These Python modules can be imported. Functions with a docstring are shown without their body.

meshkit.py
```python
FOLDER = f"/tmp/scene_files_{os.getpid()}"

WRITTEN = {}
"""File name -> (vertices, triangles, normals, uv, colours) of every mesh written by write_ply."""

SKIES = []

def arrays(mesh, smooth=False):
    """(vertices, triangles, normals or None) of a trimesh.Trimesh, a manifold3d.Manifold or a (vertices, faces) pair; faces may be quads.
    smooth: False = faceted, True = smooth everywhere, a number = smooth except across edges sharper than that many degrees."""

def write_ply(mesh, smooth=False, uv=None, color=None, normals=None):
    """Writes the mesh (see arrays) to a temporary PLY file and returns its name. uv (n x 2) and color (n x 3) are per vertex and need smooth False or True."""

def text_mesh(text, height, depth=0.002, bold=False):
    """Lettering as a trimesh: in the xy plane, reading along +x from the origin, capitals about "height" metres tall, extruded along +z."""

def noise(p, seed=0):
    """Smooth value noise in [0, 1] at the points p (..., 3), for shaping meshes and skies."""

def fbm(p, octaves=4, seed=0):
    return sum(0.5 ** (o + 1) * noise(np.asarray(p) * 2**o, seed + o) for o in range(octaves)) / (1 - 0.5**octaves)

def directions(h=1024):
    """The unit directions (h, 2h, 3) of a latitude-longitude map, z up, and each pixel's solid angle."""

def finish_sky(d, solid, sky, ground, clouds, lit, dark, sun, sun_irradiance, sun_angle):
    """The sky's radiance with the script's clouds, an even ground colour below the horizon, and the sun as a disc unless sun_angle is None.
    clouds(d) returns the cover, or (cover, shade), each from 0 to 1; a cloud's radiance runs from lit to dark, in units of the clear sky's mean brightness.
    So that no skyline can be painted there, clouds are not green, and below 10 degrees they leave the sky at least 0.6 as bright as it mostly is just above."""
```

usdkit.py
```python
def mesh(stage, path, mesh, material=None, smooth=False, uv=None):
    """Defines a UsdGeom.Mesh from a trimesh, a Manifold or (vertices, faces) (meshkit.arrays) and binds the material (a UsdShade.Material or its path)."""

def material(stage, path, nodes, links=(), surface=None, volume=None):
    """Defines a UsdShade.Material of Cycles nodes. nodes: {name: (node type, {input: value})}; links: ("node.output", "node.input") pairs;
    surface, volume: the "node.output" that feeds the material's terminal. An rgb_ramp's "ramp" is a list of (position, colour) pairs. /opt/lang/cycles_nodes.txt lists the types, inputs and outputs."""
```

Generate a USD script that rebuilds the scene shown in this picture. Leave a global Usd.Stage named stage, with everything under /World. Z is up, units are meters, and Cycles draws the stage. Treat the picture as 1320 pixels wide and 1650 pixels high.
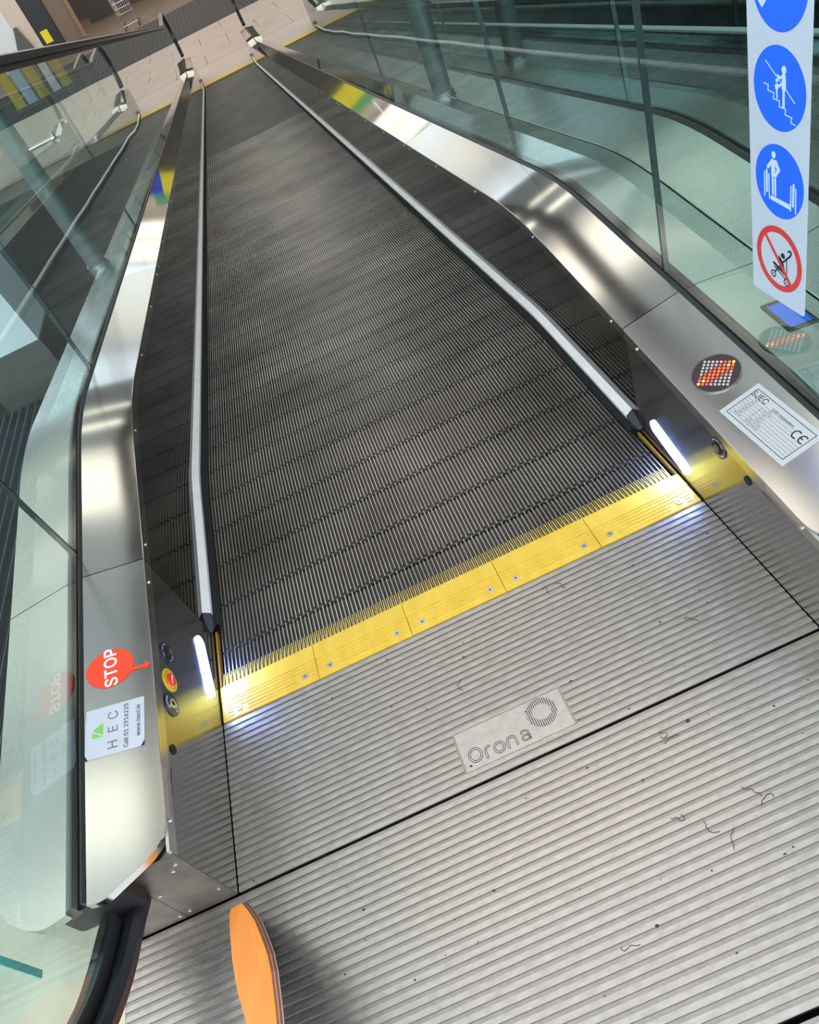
import math, random, numpy as np, trimesh, usdkit, meshkit
import shapely.geometry as sg
from shapely import affinity
from shapely.ops import unary_union
from pxr import Usd, UsdGeom, UsdLux, Gf, Sdf, UsdShade, Vt

stage = Usd.Stage.CreateInMemory()
UsdGeom.SetStageUpAxis(stage, UsdGeom.Tokens.z)
UsdGeom.SetStageMetersPerUnit(stage, 1.0)
UsdGeom.Xform.Define(stage, '/World'); UsdGeom.Scope.Define(stage, '/World/Looks')
random.seed(7); np.random.seed(7)
PI = math.pi

# ------------------------------------------------------------------ camera, light, exposure
EXPOSURE = -0.06
cam = UsdGeom.Camera.Define(stage, '/World/camera')
cam.CreateHorizontalApertureAttr(36.0); cam.CreateVerticalApertureAttr(45.0)
cam.CreateFocalLengthAttr(36.0 * 1181.107 / 1320)
cam.CreateClippingRangeAttr(Gf.Vec2f(0.02, 200))
cam.CreateExposureAttr(EXPOSURE)
R_ = np.array([[0.902876, 0.428293, 0.037156], [-0.264618, 0.621785, -0.737130], [-0.338810, 0.655705, 0.674728]])
EYE = (0.049497, -0.901943, 1.123284)
M4 = Gf.Matrix4d(1.0)
for k in range(3):
    M4.SetRow(k, Gf.Vec4d(*[float(x) for x in R_[:, k]], 0))
M4.SetRow(3, Gf.Vec4d(*EYE, 1))
cam.AddTransformOp().Set(M4)

dome = UsdLux.DomeLight.Define(stage, '/World/sky'); dome.CreateIntensityAttr(1.4); dome.CreateColorAttr(Gf.Vec3f(0.90, 0.94, 1.0))

def rect_light(name, x, y, z, w, d, inten, color):
    l = UsdLux.RectLight.Define(stage, '/World/' + name)
    l.CreateWidthAttr(w); l.CreateHeightAttr(d); l.CreateIntensityAttr(inten); l.CreateColorAttr(Gf.Vec3f(*color))
    l.AddTranslateOp().Set(Gf.Vec3d(x, y, z))
    return l

ZC = 3.5                                  # ceiling height
WARM, COOL = (1.0, 0.9, 0.76), (0.86, 0.93, 1.0)
LAMPS = [(0.92, 10.4, 0.5, 2.5, WARM), (3.4, 11.0, 0.6, 2.5, WARM), (4.9, 11.0, 0.22, 3.6, WARM), (6.2, 11.0, 0.2, 3.6, WARM),
         (12.5, 11.0, 2.4, 2.0, COOL), (17.8, 11.0, 4.4, 1.5, WARM), (23.0, 11.0, 4.6, 1.7, COOL), (29.0, 11.0, 5.6, 2.0, WARM), (36.0, 11.0, 6.6, 2.0, WARM)]
LAMP_LABELS = ['warm ceiling light strip nearest above the yellow comb', 'second warm ceiling light strip above the kink of the decking', 'narrow ceiling light strip, third along the walk', 'narrow ceiling light strip, fourth along the walk',
               'cool ceiling light strip above the lower end of the walk', 'warm ceiling light strip above the beige tiles', 'warm ceiling light strip above the dark mat', 'warm ceiling light strip above the trolley', 'last ceiling light strip in front of the far wall']

# ------------------------------------------------------------------ materials
LOOKS = {}
def M(name, nodes, links=(), surface='p.BSDF'):
    LOOKS[name] = usdkit.material(stage, '/World/Looks/' + name, nodes, links, surface=surface)
    return LOOKS[name]
def plain(name, col, rough=0.5, metal=0.0, **k):
    return M(name, {'p': ('principled_bsdf', {'base_color': col, 'roughness': rough, 'metallic': metal, **k})})
def noisy(name, c1, c2, scale=8, rough=0.5, metal=0.0, stretch=(1, 1, 1), bump=0.0, bscale=None, detail=5, r2=None, lo=.35, hi=.65):
    n = {'g': ('geometry', {}), 'm': ('mapping', {'scale': stretch}), 'n': ('noise_texture', {'scale': scale, 'detail': detail}),
         'r': ('rgb_ramp', {'ramp': [(lo, c1), (hi, c2)]}), 'p': ('principled_bsdf', {'roughness': rough, 'metallic': metal})}
    l = [('g.position', 'm.vector'), ('m.vector', 'n.vector'), ('n.fac', 'r.fac'), ('r.color', 'p.base_color')]
    if r2 is not None:
        n['mr'] = ('map_range', {'from_min': .3, 'from_max': .7, 'to_min': rough, 'to_max': r2}); l += [('n.fac', 'mr.value'), ('mr.result', 'p.roughness')]
    if bump:
        n['bn'] = ('noise_texture', {'scale': bscale or scale, 'detail': 4}); n['b'] = ('bump', {'strength': bump, 'distance': .002})
        l += [('m.vector', 'bn.vector'), ('bn.fac', 'b.height'), ('b.normal', 'p.normal')]
    return M(name, n, l)

noisy('deck_steel', (.60, .595, .585), (.65, .645, .63), 3, .15, 1.0, (1, 1, 1), r2=.21)
noisy('polished_deck_steel', (.62, .615, .605), (.66, .655, .64), 3, .035, 1.0, r2=.06)
noisy('satin_deck_steel', (.60, .595, .585), (.65, .645, .63), 3, .10, 1.0, r2=.15)
noisy('dark_skirt_steel', (.13, .135, .14), (.17, .175, .18), 5, .05, 1.0, r2=.09)
noisy('outer_deck_steel', (.64, .64, .625), (.70, .70, .68), 4, .22, 1.0, (1, 1, 1), r2=.30)
noisy('skirt_steel', (.27, .285, .30), (.32, .335, .35), 5, .12, 1.0, r2=.2)
noisy('lip_steel', (.42, .42, .42), (.52, .52, .52), 12, .22, 1.0)
noisy('newel_panel_steel', (.13, .118, .10), (.24, .22, .19), 16, .35, 1.0, r2=.45)
noisy('tread_aluminium', (.56, .54, .52), (.63, .61, .59), 90, .32, 1.0, (.4, 1, 1), .18, 220, r2=.39)
noisy('tread_floor_aluminium', (.40, .39, .375), (.46, .445, .43), 90, .38, 1.0, bump=.2, bscale=150)
noisy('logo_aluminium', (.62, .605, .59), (.70, .685, .67), 60, .38, 1.0, bump=.25, bscale=90)
plain('engraved_dark', (.035, .035, .037), .6)
noisy('rail_aluminium', (.80, .81, .82), (.86, .87, .88), 30, .42, .35, (1, 1, 1))
plain('black_cap', (.02, .02, .022), .45)
noisy('brush_bristle', (.003, .003, .004), (.010, .010, .012), 300, .9, 0, (3, 3, .4), .8, 300)
plain('gasket_rubber', (.018, .02, .022), .32)
noisy('handrail_rubber', (.012, .014, .022), (.02, .023, .034), 5, .27)
plain('rib_shadow_grey', (.10, .097, .09), .8)  # grey for the painted shadow line at each rib's front edge
plain('gap_black', (.006, .006, .006), .9)
noisy('comb_yellow', (.71, .465, .045), (.79, .53, .065), 35, .42, 0, (1, .25, 1), .12, 90)
plain('guard_ochre', (.30, .17, .03), .5)
plain('comb_joint', (.10, .07, .01), .8)
plain('screw_steel', (.72, .72, .72), .28, 1.0)
plain('chrome', (.75, .75, .75), .08, 1.0)
plain('sticker_red', (.86, .055, .02), .38)
plain('print_white', (.86, .87, .88), .45)
plain('sticker_white', (.50, .53, .61), .42)
plain('sign_white', (.42, .50, .59), .4)
plain('sign_blue', (.012, .12, .78), .4)
plain('sign_pale', (.44, .60, .76), .4)
plain('sign_red', (.55, .035, .032), .4)
plain('print_black', (.012, .012, .018), .5)
plain('print_grey', (.16, .16, .18), .5)
plain('print_green', (.20, .50, .10), .5)
plain('plate_silver', (.50, .52, .55), .4, .1)
plain('button_navy', (.012, .016, .04), .3)
plain('button_yellow', (.62, .46, .03), .4)
plain('button_red', (.70, .03, .03), .3)
noisy('orange_paint', (.80, .235, .02), (.90, .30, .035), 14, .5, 0)
plain('ply_brown', (.20, .09, .045), .6); plain('ply_pink', (.62, .27, .19), .6); plain('ply_dark', (.13, .07, .06), .6)
noisy('post_grey', (.13, .15, .145), (.17, .19, .185), 4, .35, .3)
noisy('landing_tile', (.40, .30, .255), (.47, .36, .305), 3, .35)
noisy('landing_strip', (.47, .365, .31), (.53, .42, .355), 5, .35, .2)
noisy('ribbed_mat', (.030, .026, .026), (.055, .048, .046), 20, .85)
noisy('brown_floor', (.11, .078, .058), (.16, .115, .085), 2, .4)
noisy('stone_floor', (.48, .42, .33), (.66, .59, .47), 7, .6, r2=.7)
plain('upper_slab', (.35, .34, .33), .7)
plain('ceiling_paint', (.84, .85, .87), .8)
noisy('dark_carpet_pile', (.020, .018, .018), (.035, .031, .03), 30, .9)
plain('pale_wall', (.72, .62, .54), .7)
plain('white_wall', (.80, .84, .88), .7)
plain('dark_wall', (.06, .055, .05), .6)
plain('grey_plinth', (.12, .115, .105), .6)
plain('black_frame', (.01, .01, .012), .35)
plain('brown_wall', (.21, .155, .115), .6)
plain('wood_brown', (.30, .17, .10), .5)
noisy('corrugated_black', (.010, .014, .020), (.02, .026, .035), 6, .5)
plain('banner_yellow', (.95, .78, .02), .5); plain('banner_blue', (.03, .07, .55), .5); plain('banner_green', (.06, .42, .12), .5)
plain('orange_brush', (.80, .28, .08), .6)
plain('debris_black', (.02, .018, .016), .8)
M('lamp_white', {'e': ('emission', {'color': (.28, .42, 1.0), 'strength': 75})}, surface='e.emission')
M('led_red', {'e': ('emission', {'color': (1.0, .10, .03), 'strength': 3.2})}, surface='e.emission')
M('led_amber', {'e': ('emission', {'color': (1.0, .34, .06), 'strength': 5.0})}, surface='e.emission')
M('blue_screen', {'e': ('emission', {'color': (.03, .17, .85), 'strength': 1.1})}, surface='e.emission')
M('led_dim', {'e': ('emission', {'color': (1.0, .16, .10), 'strength': 1.1})}, surface='e.emission')
plain('led_off', (.55, .50, .50), .3)
plain('led_board', (.05, .03, .04), .3)
for i, (y, w, d, s, c) in enumerate(LAMPS):
    M('ceiling_glow_%d' % i, {'e': ('emission', {'color': c, 'strength': s})}, surface='e.emission')
M('window_glow', {'e': ('emission', {'color': (.90, .95, 1.0), 'strength': 4.0})}, surface='e.emission')
# worn aluminium ridges over dark grooves, by height in the pallet
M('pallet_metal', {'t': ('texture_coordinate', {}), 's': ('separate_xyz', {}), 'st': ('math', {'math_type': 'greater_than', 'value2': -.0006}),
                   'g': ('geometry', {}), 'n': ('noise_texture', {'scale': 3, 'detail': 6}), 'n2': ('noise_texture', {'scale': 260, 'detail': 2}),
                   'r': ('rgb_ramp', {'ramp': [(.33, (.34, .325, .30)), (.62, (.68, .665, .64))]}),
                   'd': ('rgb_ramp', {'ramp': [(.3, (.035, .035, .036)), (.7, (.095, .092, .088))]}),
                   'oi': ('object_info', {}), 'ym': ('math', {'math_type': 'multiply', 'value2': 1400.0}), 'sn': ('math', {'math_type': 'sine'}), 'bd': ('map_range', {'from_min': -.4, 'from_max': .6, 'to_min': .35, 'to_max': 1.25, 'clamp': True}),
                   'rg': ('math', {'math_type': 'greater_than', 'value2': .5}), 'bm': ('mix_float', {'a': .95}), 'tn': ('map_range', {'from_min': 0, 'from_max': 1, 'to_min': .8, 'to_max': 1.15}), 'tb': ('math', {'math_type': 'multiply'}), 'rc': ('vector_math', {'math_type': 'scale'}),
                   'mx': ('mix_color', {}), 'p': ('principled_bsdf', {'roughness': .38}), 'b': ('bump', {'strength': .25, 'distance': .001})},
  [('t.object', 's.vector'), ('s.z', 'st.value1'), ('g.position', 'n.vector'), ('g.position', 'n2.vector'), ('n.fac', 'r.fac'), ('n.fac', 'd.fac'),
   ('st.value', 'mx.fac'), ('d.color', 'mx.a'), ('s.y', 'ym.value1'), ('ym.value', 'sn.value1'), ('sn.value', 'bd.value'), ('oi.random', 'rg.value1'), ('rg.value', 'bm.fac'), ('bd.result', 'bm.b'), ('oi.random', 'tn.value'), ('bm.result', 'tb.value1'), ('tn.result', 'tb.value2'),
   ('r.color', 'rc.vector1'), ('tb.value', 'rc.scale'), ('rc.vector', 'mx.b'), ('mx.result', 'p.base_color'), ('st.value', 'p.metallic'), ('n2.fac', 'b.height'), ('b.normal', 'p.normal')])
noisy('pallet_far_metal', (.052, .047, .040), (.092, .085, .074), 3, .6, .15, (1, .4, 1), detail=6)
def glass(name, tint, wav=.0016):
    M(name, {'g': ('geometry', {}), 'n': ('noise_texture', {'scale': 1.1, 'detail': 1}), 'b': ('bump', {'strength': 1.0, 'distance': wav}),
             'f': ('fresnel', {'IOR': 1.52}), 'inv': ('math', {'math_type': 'subtract', 'value1': 1.0}), 'mu': ('math', {'math_type': 'multiply'}),
             'k': ('math', {'math_type': 'multiply', 'value2': 1.75, 'use_clamp': True}),
             'tr': ('transparent_bsdf', {'color': tint}), 'gl': ('glossy_bsdf', {'color': (.92, .97, .97), 'roughness': .012}), 'm': ('mix_closure', {})},
      [('g.position', 'n.vector'), ('n.fac', 'b.height'), ('b.normal', 'gl.normal'), ('g.backfacing', 'inv.value2'), ('f.fac', 'mu.value1'), ('inv.value', 'mu.value2'),
       ('mu.value', 'k.value1'), ('k.value', 'm.fac'), ('tr.BSDF', 'm.closure1'), ('gl.BSDF', 'm.closure2')], surface='m.closure')
glass('balustrade_glass', (.83, .955, .95))
glass('barrier_glass', (.93, .985, .975))
plain('glass_edge', (.10, .42, .40), .15)

# ------------------------------------------------------------------ object helpers
USED = {}
def numbered(parent, name):
    k = (str(parent), name); n = USED.get(k, 0); USED[k] = n + 1
    return name if n == 0 else '%s_%03d' % (name, n)
def cdata(p, label=None, cat=None, group=None, kind=None):
    for k, v in (('label', label), ('category', cat), ('group', group), ('kind', kind)):
        if v: p.SetCustomDataByKey(k, v)
    return p
def thing(name, label, cat, group=None, loc=(0, 0, 0), kind=None):
    x = UsdGeom.Xform.Define(stage, '/World/' + numbered('/World', name))
    x.AddTranslateOp().Set(Gf.Vec3d(*map(float, loc)))
    ORIGIN[x.GetPrim().GetPath().pathString] = np.array(loc, float)
    return cdata(x.GetPrim(), label, cat, group, kind)
ORIGIN = {}
def obj(name, mesh, mat, parent=None, label=None, smooth=False, kind=None):
    """one Mesh prim; mesh in world coordinates, moved into its thing's frame"""
    base = '/World' if parent is None else parent.GetPath().pathString
    v, f = (mesh.vertices, mesh.faces) if isinstance(mesh, trimesh.Trimesh) else mesh
    o = np.zeros(3)
    for k, val in ORIGIN.items():
        if base == k or base.startswith(k + '/'): o = val
    tm = trimesh.Trimesh(np.asarray(v, float) - o, np.asarray(f), process=False)
    m = usdkit.mesh(stage, base + '/' + numbered(base, name), tm, LOOKS[mat], smooth=smooth)
    return cdata(m.GetPrim(), label, None, None, kind)
def solo(name, mesh, mat, label, cat, group=None, kind=None, smooth=False):
    p = obj(name, mesh, mat, None, smooth=smooth)
    return cdata(p, label, cat, group, kind)
def struct(name, mesh, mat, smooth=False):
    return cdata(obj(name, mesh, mat, None, smooth=smooth), kind='structure')
cat = trimesh.util.concatenate
def box(x0, x1, y0, y1, z0, z1):
    b = trimesh.creation.box((x1 - x0, y1 - y0, z1 - z0)); b.apply_translation(((x0 + x1) / 2, (y0 + y1) / 2, (z0 + z1) / 2)); return b
def cyl(p, q, r, n=20):
    p, q = np.array(p, float), np.array(q, float)
    return trimesh.creation.cylinder(r, segment=[p, q], sections=n)
def frame(mesh, o, right, up, nrm):
    T = np.eye(4); T[:3, 0], T[:3, 1], T[:3, 2], T[:3, 3] = right, up, nrm, o
    m = mesh.copy(); m.apply_transform(T); return m
def extr(shape, depth):
    gs = [g for g in getattr(shape, 'geoms', [shape]) if g.area > 0]
    return cat([trimesh.creation.extrude_polygon(g, depth, engine='earcut') for g in gs])
def loft(section, ys, flip=False, close=True):
    """closed cross-section ring(s) of (x,z) along y"""
    rings = np.array([[(x, y, z) for x, z in section(y)] for y in ys]); n = rings.shape[1]; k = len(ys)
    f = []
    for i in range(k - 1):
        for j in range(n):
            a, b, c, d = i * n + j, i * n + (j + 1) % n, (i + 1) * n + (j + 1) % n, (i + 1) * n + j
            f += [(a, b, c), (a, c, d)]
    poly = sg.Polygon(section(ys[0]))
    vv, ff = trimesh.creation.triangulate_polygon(poly, engine='earcut')
    S = np.array(section(ys[0])); idx = [int(np.argmin(((S - q) ** 2).sum(1))) for q in vv]
    for t in ff:
        a, b, c = [idx[q] for q in t]
        f += [(a, b, c), ((k - 1) * n + a, (k - 1) * n + c, (k - 1) * n + b)]
    m = trimesh.Trimesh(rings.reshape(-1, 3), np.array(f), process=False)
    trimesh.repair.fix_normals(m)
    return m
def tube(points, r, n=12):
    v, f = [], []
    p = np.asarray(points, float); t = np.gradient(p, axis=0); t /= np.linalg.norm(t, axis=1, keepdims=True)
    a = np.cross(t, [0, 0, 1.0]); bad = np.linalg.norm(a, axis=1) < 1e-3; a[bad] = [1, 0, 0]; a /= np.linalg.norm(a, axis=1, keepdims=True); b = np.cross(t, a)
    ang = np.arange(n) * 2 * PI / n
    V = p[:, None] + r * (np.cos(ang)[None, :, None] * a[:, None] + np.sin(ang)[None, :, None] * b[:, None])
    F = []
    for i in range(len(p) - 1):
        for j in range(n):
            A, B, C, D = i * n + j, i * n + (j + 1) % n, (i + 1) * n + (j + 1) % n, (i + 1) * n + j
            F += [(A, B, C), (A, C, D)]
    V = V.reshape(-1, 3); V = np.vstack([V, p[0], p[-1]]); q = len(V)
    for j in range(n):
        F += [(q - 2, (j + 1) % n, j), (q - 1, (len(p) - 1) * n + j, (len(p) - 1) * n + (j + 1) % n)]
    m = trimesh.Trimesh(V, np.array(F), process=False); trimesh.repair.fix_normals(m); return m
def path_sweep(points, binormal, section):
    """sweep a closed (a,b) section along a planar path; a = in-plane normal, b = binormal"""
    p = np.asarray(points, float); t = np.gradient(p, axis=0); t /= np.linalg.norm(t, axis=1, keepdims=True)
    bn = np.array(binormal, float); nn = np.cross(bn, t); n = len(section); S = np.array(section)
    V = (p[:, None] + S[None, :, 0, None] * nn[:, None] + S[None, :, 1, None] * bn[None, None]).reshape(-1, 3)
    F = []
    for i in range(len(p) - 1):
        for j in range(n):
            A, B, C, D = i * n + j, i * n + (j + 1) % n, (i + 1) * n + (j + 1) % n, (i + 1) * n + j
            F += [(A, B, C), (A, C, D)]
    V = np.vstack([V, p[0] + S.mean(0)[0] * nn[0], p[-1] + S.mean(0)[0] * nn[-1]]); q = len(V)
    for j in range(n):
        F += [(q - 2, (j + 1) % n, j), (q - 1, (len(p) - 1) * n + j, (len(p) - 1) * n + (j + 1) % n)]
    m = trimesh.Trimesh(V, np.array(F), process=False); trimesh.repair.fix_normals(m); return m

# ------------------------------------------------------------------ the walk's long profile
TH, S1, RB = 0.1127, 0.7107, 1.154
ANG = math.atan(TH)
YE, ZF = 14.45, -1.535                  # lower comb and lower floor
def smooth_knee(y, y0, w, k0, k1):      # integral of a slope that goes from k0 to k1 around y0 +- w
    if y < y0 - w: return k0 * (y - y0)
    if y > y0 + w: return k1 * (y - y0)
    u = (y - (y0 - w)) / (2 * w); return k0 * (-w) + k0 * (2 * w * u) + (k1 - k0) * (2 * w) * u * u / 2
def belt(y):
    z = smooth_knee(y, .775, .07, 0, -TH)
    if y > 13.6: z = (13.6 - .775) * -TH + smooth_knee(y, 14.0, .4, -TH, 0) + TH * -(0.4) * 1
    return z
ZB = belt(15.0)
def deck(y):                            # inner edge of the decking = top of the skirting
    z = .3315 + smooth_knee(y, .7655, .15, .114, -TH)
    if y > 13.8: z = deck(13.79) + TH * .21 + smooth_knee(y, 14.0, .2, -TH, 0)
    return z
def stations(y0, y1, step=.6):
    ys = {y0, y1}
    for a in np.arange(.60, .95, .025): ys.add(round(float(a), 4))
    for a in np.arange(13.5, 14.45, .08): ys.add(round(float(a), 4))
    for a in np.arange(-.4, 17, step): ys.add(round(float(a), 4))
    return sorted(y for y in ys if y0 <= y <= y1)
YN = 15.25                              # far end of the newels
JOINTS = [.238, 1.92, 3.62, 5.02, 6.7, 8.4, 10.1, 11.8, 13.5]
SEAMS = [.30, 1.05, 2.70, 4.8, 6.7, 8.6, 10.5, 12.4, 14.3]
SX = .515

def rivet(x, y, z, s, r=.003):
    d = trimesh.creation.cylinder(r, .002, sections=10); d.apply_transform(trimesh.transformations.rotation_matrix(PI / 2, (0, 1, 0)))
    d.apply_translation((x - s * .0008, y, z)); return d

# ------------------------------------------------------------------ pallets
PITCH = .2016 / 23
def pallet_mesh(n=115, depth=.133):
    boxes_v, boxes_f = [], []
    def add(x0, x1, y0, y1, z0, z1):
        o = len(boxes_v) * 8
        boxes_v.append([(x0, y0, z0), (x1, y0, z0), (x1, y1, z0), (x0, y1, z0), (x0, y0, z1), (x1, y0, z1), (x1, y1, z1), (x0, y1, z1)])
        for q in ((4, 5, 6), (4, 6, 7), (0, 1, 5), (0, 5, 4), (2, 3, 7), (2, 7, 6), (1, 2, 6), (1, 6, 5), (3, 0, 4), (3, 4, 7)):
            boxes_f.append([o + a for a in q])
    w = .0027
    for i in range(n):
        x = (i - (n - 1) / 2) * PITCH
        off = .0035 if i % 2 else -.0035
        add(x - w / 2, x + w / 2, off + .0035, off + depth - .0035, -.009, 0)
    add(-.505, .505, .004, depth - .003, -.02, -.0088)
    return np.array(boxes_v).reshape(-1, 3), np.array(boxes_f)
PV, PF = pallet_mesh()
FAR = box(-.505, .505, .002, .131, -.02, -.002)        # too far off to tell the ridges apart
def prof(s):
    th = min(max((s - S1) / RB, 0), ANG)
    y = s if s < S1 else S1 + RB * math.sin(th); z = 0 if s < S1 else -RB * (1 - math.cos(th))
    ex = max(s - S1 - RB * ANG, 0); return y + ex * math.cos(ANG), z - ex * math.sin(ANG), th
def belt_thing(cx, label):
    t = thing('moving_belt', label, 'moving belt', loc=(cx, 0, 0))
    s = .1792 - .133
    while True:
        y, z, th = prof(s)
        if y > YE - .2: break
        y2, z2, th2 = prof(s + .133)
        a = -math.atan2(z2 - z, y2 - y)
        if z < belt(14.4) + .04: a = 0; z = max(z, belt(14.4))
        path = t.GetPath().pathString + '/' + numbered(t.GetPath(), 'pallet')
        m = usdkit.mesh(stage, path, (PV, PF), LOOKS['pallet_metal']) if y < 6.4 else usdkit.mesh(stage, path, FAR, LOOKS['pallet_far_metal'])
        m.AddTranslateOp().Set(Gf.Vec3d(0, y, z - .003)); m.AddRotateXOp().Set(-math.degrees(a))
        s += .133
    return t

# ------------------------------------------------------------------ one side of a walk
def mk(section, s, cx):
    return lambda y: [(cx + s * a, b) for a, b in section(y)]
def skirting(cx, s, label, y0=-.333):
    t = thing('skirting', label, 'skirting', loc=(cx + s * SX, 0, 0))
    ends = [y0] + JOINTS + [YN]
    for a, b in zip(ends[:-1], ends[1:]):
        obj('skirt_panel', loft(mk(lambda y: [(SX, belt(y) - .06), (SX, deck(y) - .024), (SX + .004, deck(y) - .024), (SX + .004, belt(y) - .06)], s, cx), stations(a + .0008, b - .0008)), 'skirt_steel' if a < .2 else 'dark_skirt_steel', t, smooth=30)
        st = obj('top_strip', loft(mk(lambda y: [(SX - .0012, deck(y) - .0245), (SX - .0012, deck(y) - .0035), (SX + .004, deck(y) - .0035), (SX + .004, deck(y) - .0245)], s, cx), stations(a + .0008, b - .0008)), 'lip_steel' if a < .2 else 'skirt_steel', t, smooth=30)
        for yy in ([a + .05, b - .05] if b < 6 else []) + [a + (b - a) * k / 4 for k in (1, 2, 3) if a < 4 and b - a > .6]:
            obj('screw', rivet(cx + s * (SX - .0015), yy, deck(yy) - .014, s), 'screw_steel', st)
    return t
def deflector(cx, s, label, near=True):
    t = thing('skirt_deflector', label, 'skirt deflector', loc=(cx + s * SX, .22, 0))
    K = SX - .0003
    def sec(y):
        b = belt(y); return [(K, b + .028), (K, b + .0505), (.5000, b + .0390), (.4998, b + .0365), (.5010, b + .028)]
    def sec2(y):
        b = belt(y); return [(.5050, b + .0279), (.5012, b + .0279), (.4945, b + .0035), (.4985, b + .0035)]
    y0, ye = .264, YE + .25
    ends = [y0, .60, 1.42, 3.0, 5.2, 7.6, 10.0, 12.4, ye]
    for a, b in zip(ends[:-1], ends[1:]):
        obj('rail_section', loft(mk(sec, s, cx), stations(a, b - .0008)), 'rail_aluminium', t, smooth=30)
    obj('bristle_strip', loft(mk(sec2, s, cx), stations(y0 - .012, ye)), 'brush_bristle', t, label='black bristle strip under the rail', smooth=30)
    pts = [(cx + s * a, y0 - .0005, b) for a, b in ((K, .0500), (.5005, .0388), (.5003, .030), (K, .030))] + [(cx + s * a, b, c) for a, b, c in ((K, .240, .038), (.503, .246, .026), (K, .226, .022), (.509, .230, .016), (K, .232, .010), (.502, .250, .014))]
    obj('end_cap', trimesh.convex.convex_hull(np.array(pts)), 'black_cap', t, label='black tapered end cap')
    return t
def chaikin(p, n=3):
    for _ in range(n):
        q = [p[0]]
        for a, b in zip(p[:-1], p[1:]):
            q += [(a[0] * .75 + b[0] * .25, a[1] * .75 + b[1] * .25), (a[0] * .25 + b[0] * .75, a[1] * .25 + b[1] * .75)]
        p = q + [p[-1]]
    return p
def nose_plan(outer):
    """plan outline of the decking's rounded near end, x measured from the walk's middle"""
    if not outer: return [(.5135, -.20)] + chaikin([(.5135, -.25), (.5135, -.280), (.5150, -.298), (.5206, -.3124), (.5374, -.331), (.556, -.3422), (.5833, -.3571), (.6099, -.3723), (.632, -.3695)]) + [(.632, -.20)]
    return [(.665, -.20)] + chaikin([(.665, -.369), (.693, -.373), (.713, -.371), (.745, -.356), (.779, -.328), (.800, -.29), (.806, -.25)]) + [(.806, -.20)]
def sheet(plan, ztop, thick):
    """plate of given plan whose top follows ztop(x, y)"""
    p = sg.Polygon(plan); v, f = trimesh.creation.triangulate_polygon(p, engine='earcut')
    m = trimesh.creation.extrude_polygon(p, thick, engine='earcut')
    V = m.vertices.copy(); V[:, 2] += np.array([ztop(x, y) - thick for x, y in V[:, :2]]); m.vertices = V; return m
def dz(x, y):                            # inner decking surface, x from the walk's middle
    return deck(y) + (x - .5135) / .1185 * .022
def oz(x, y):
    return deck(y) + .022 - (x - .665) / .137 * .016
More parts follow.
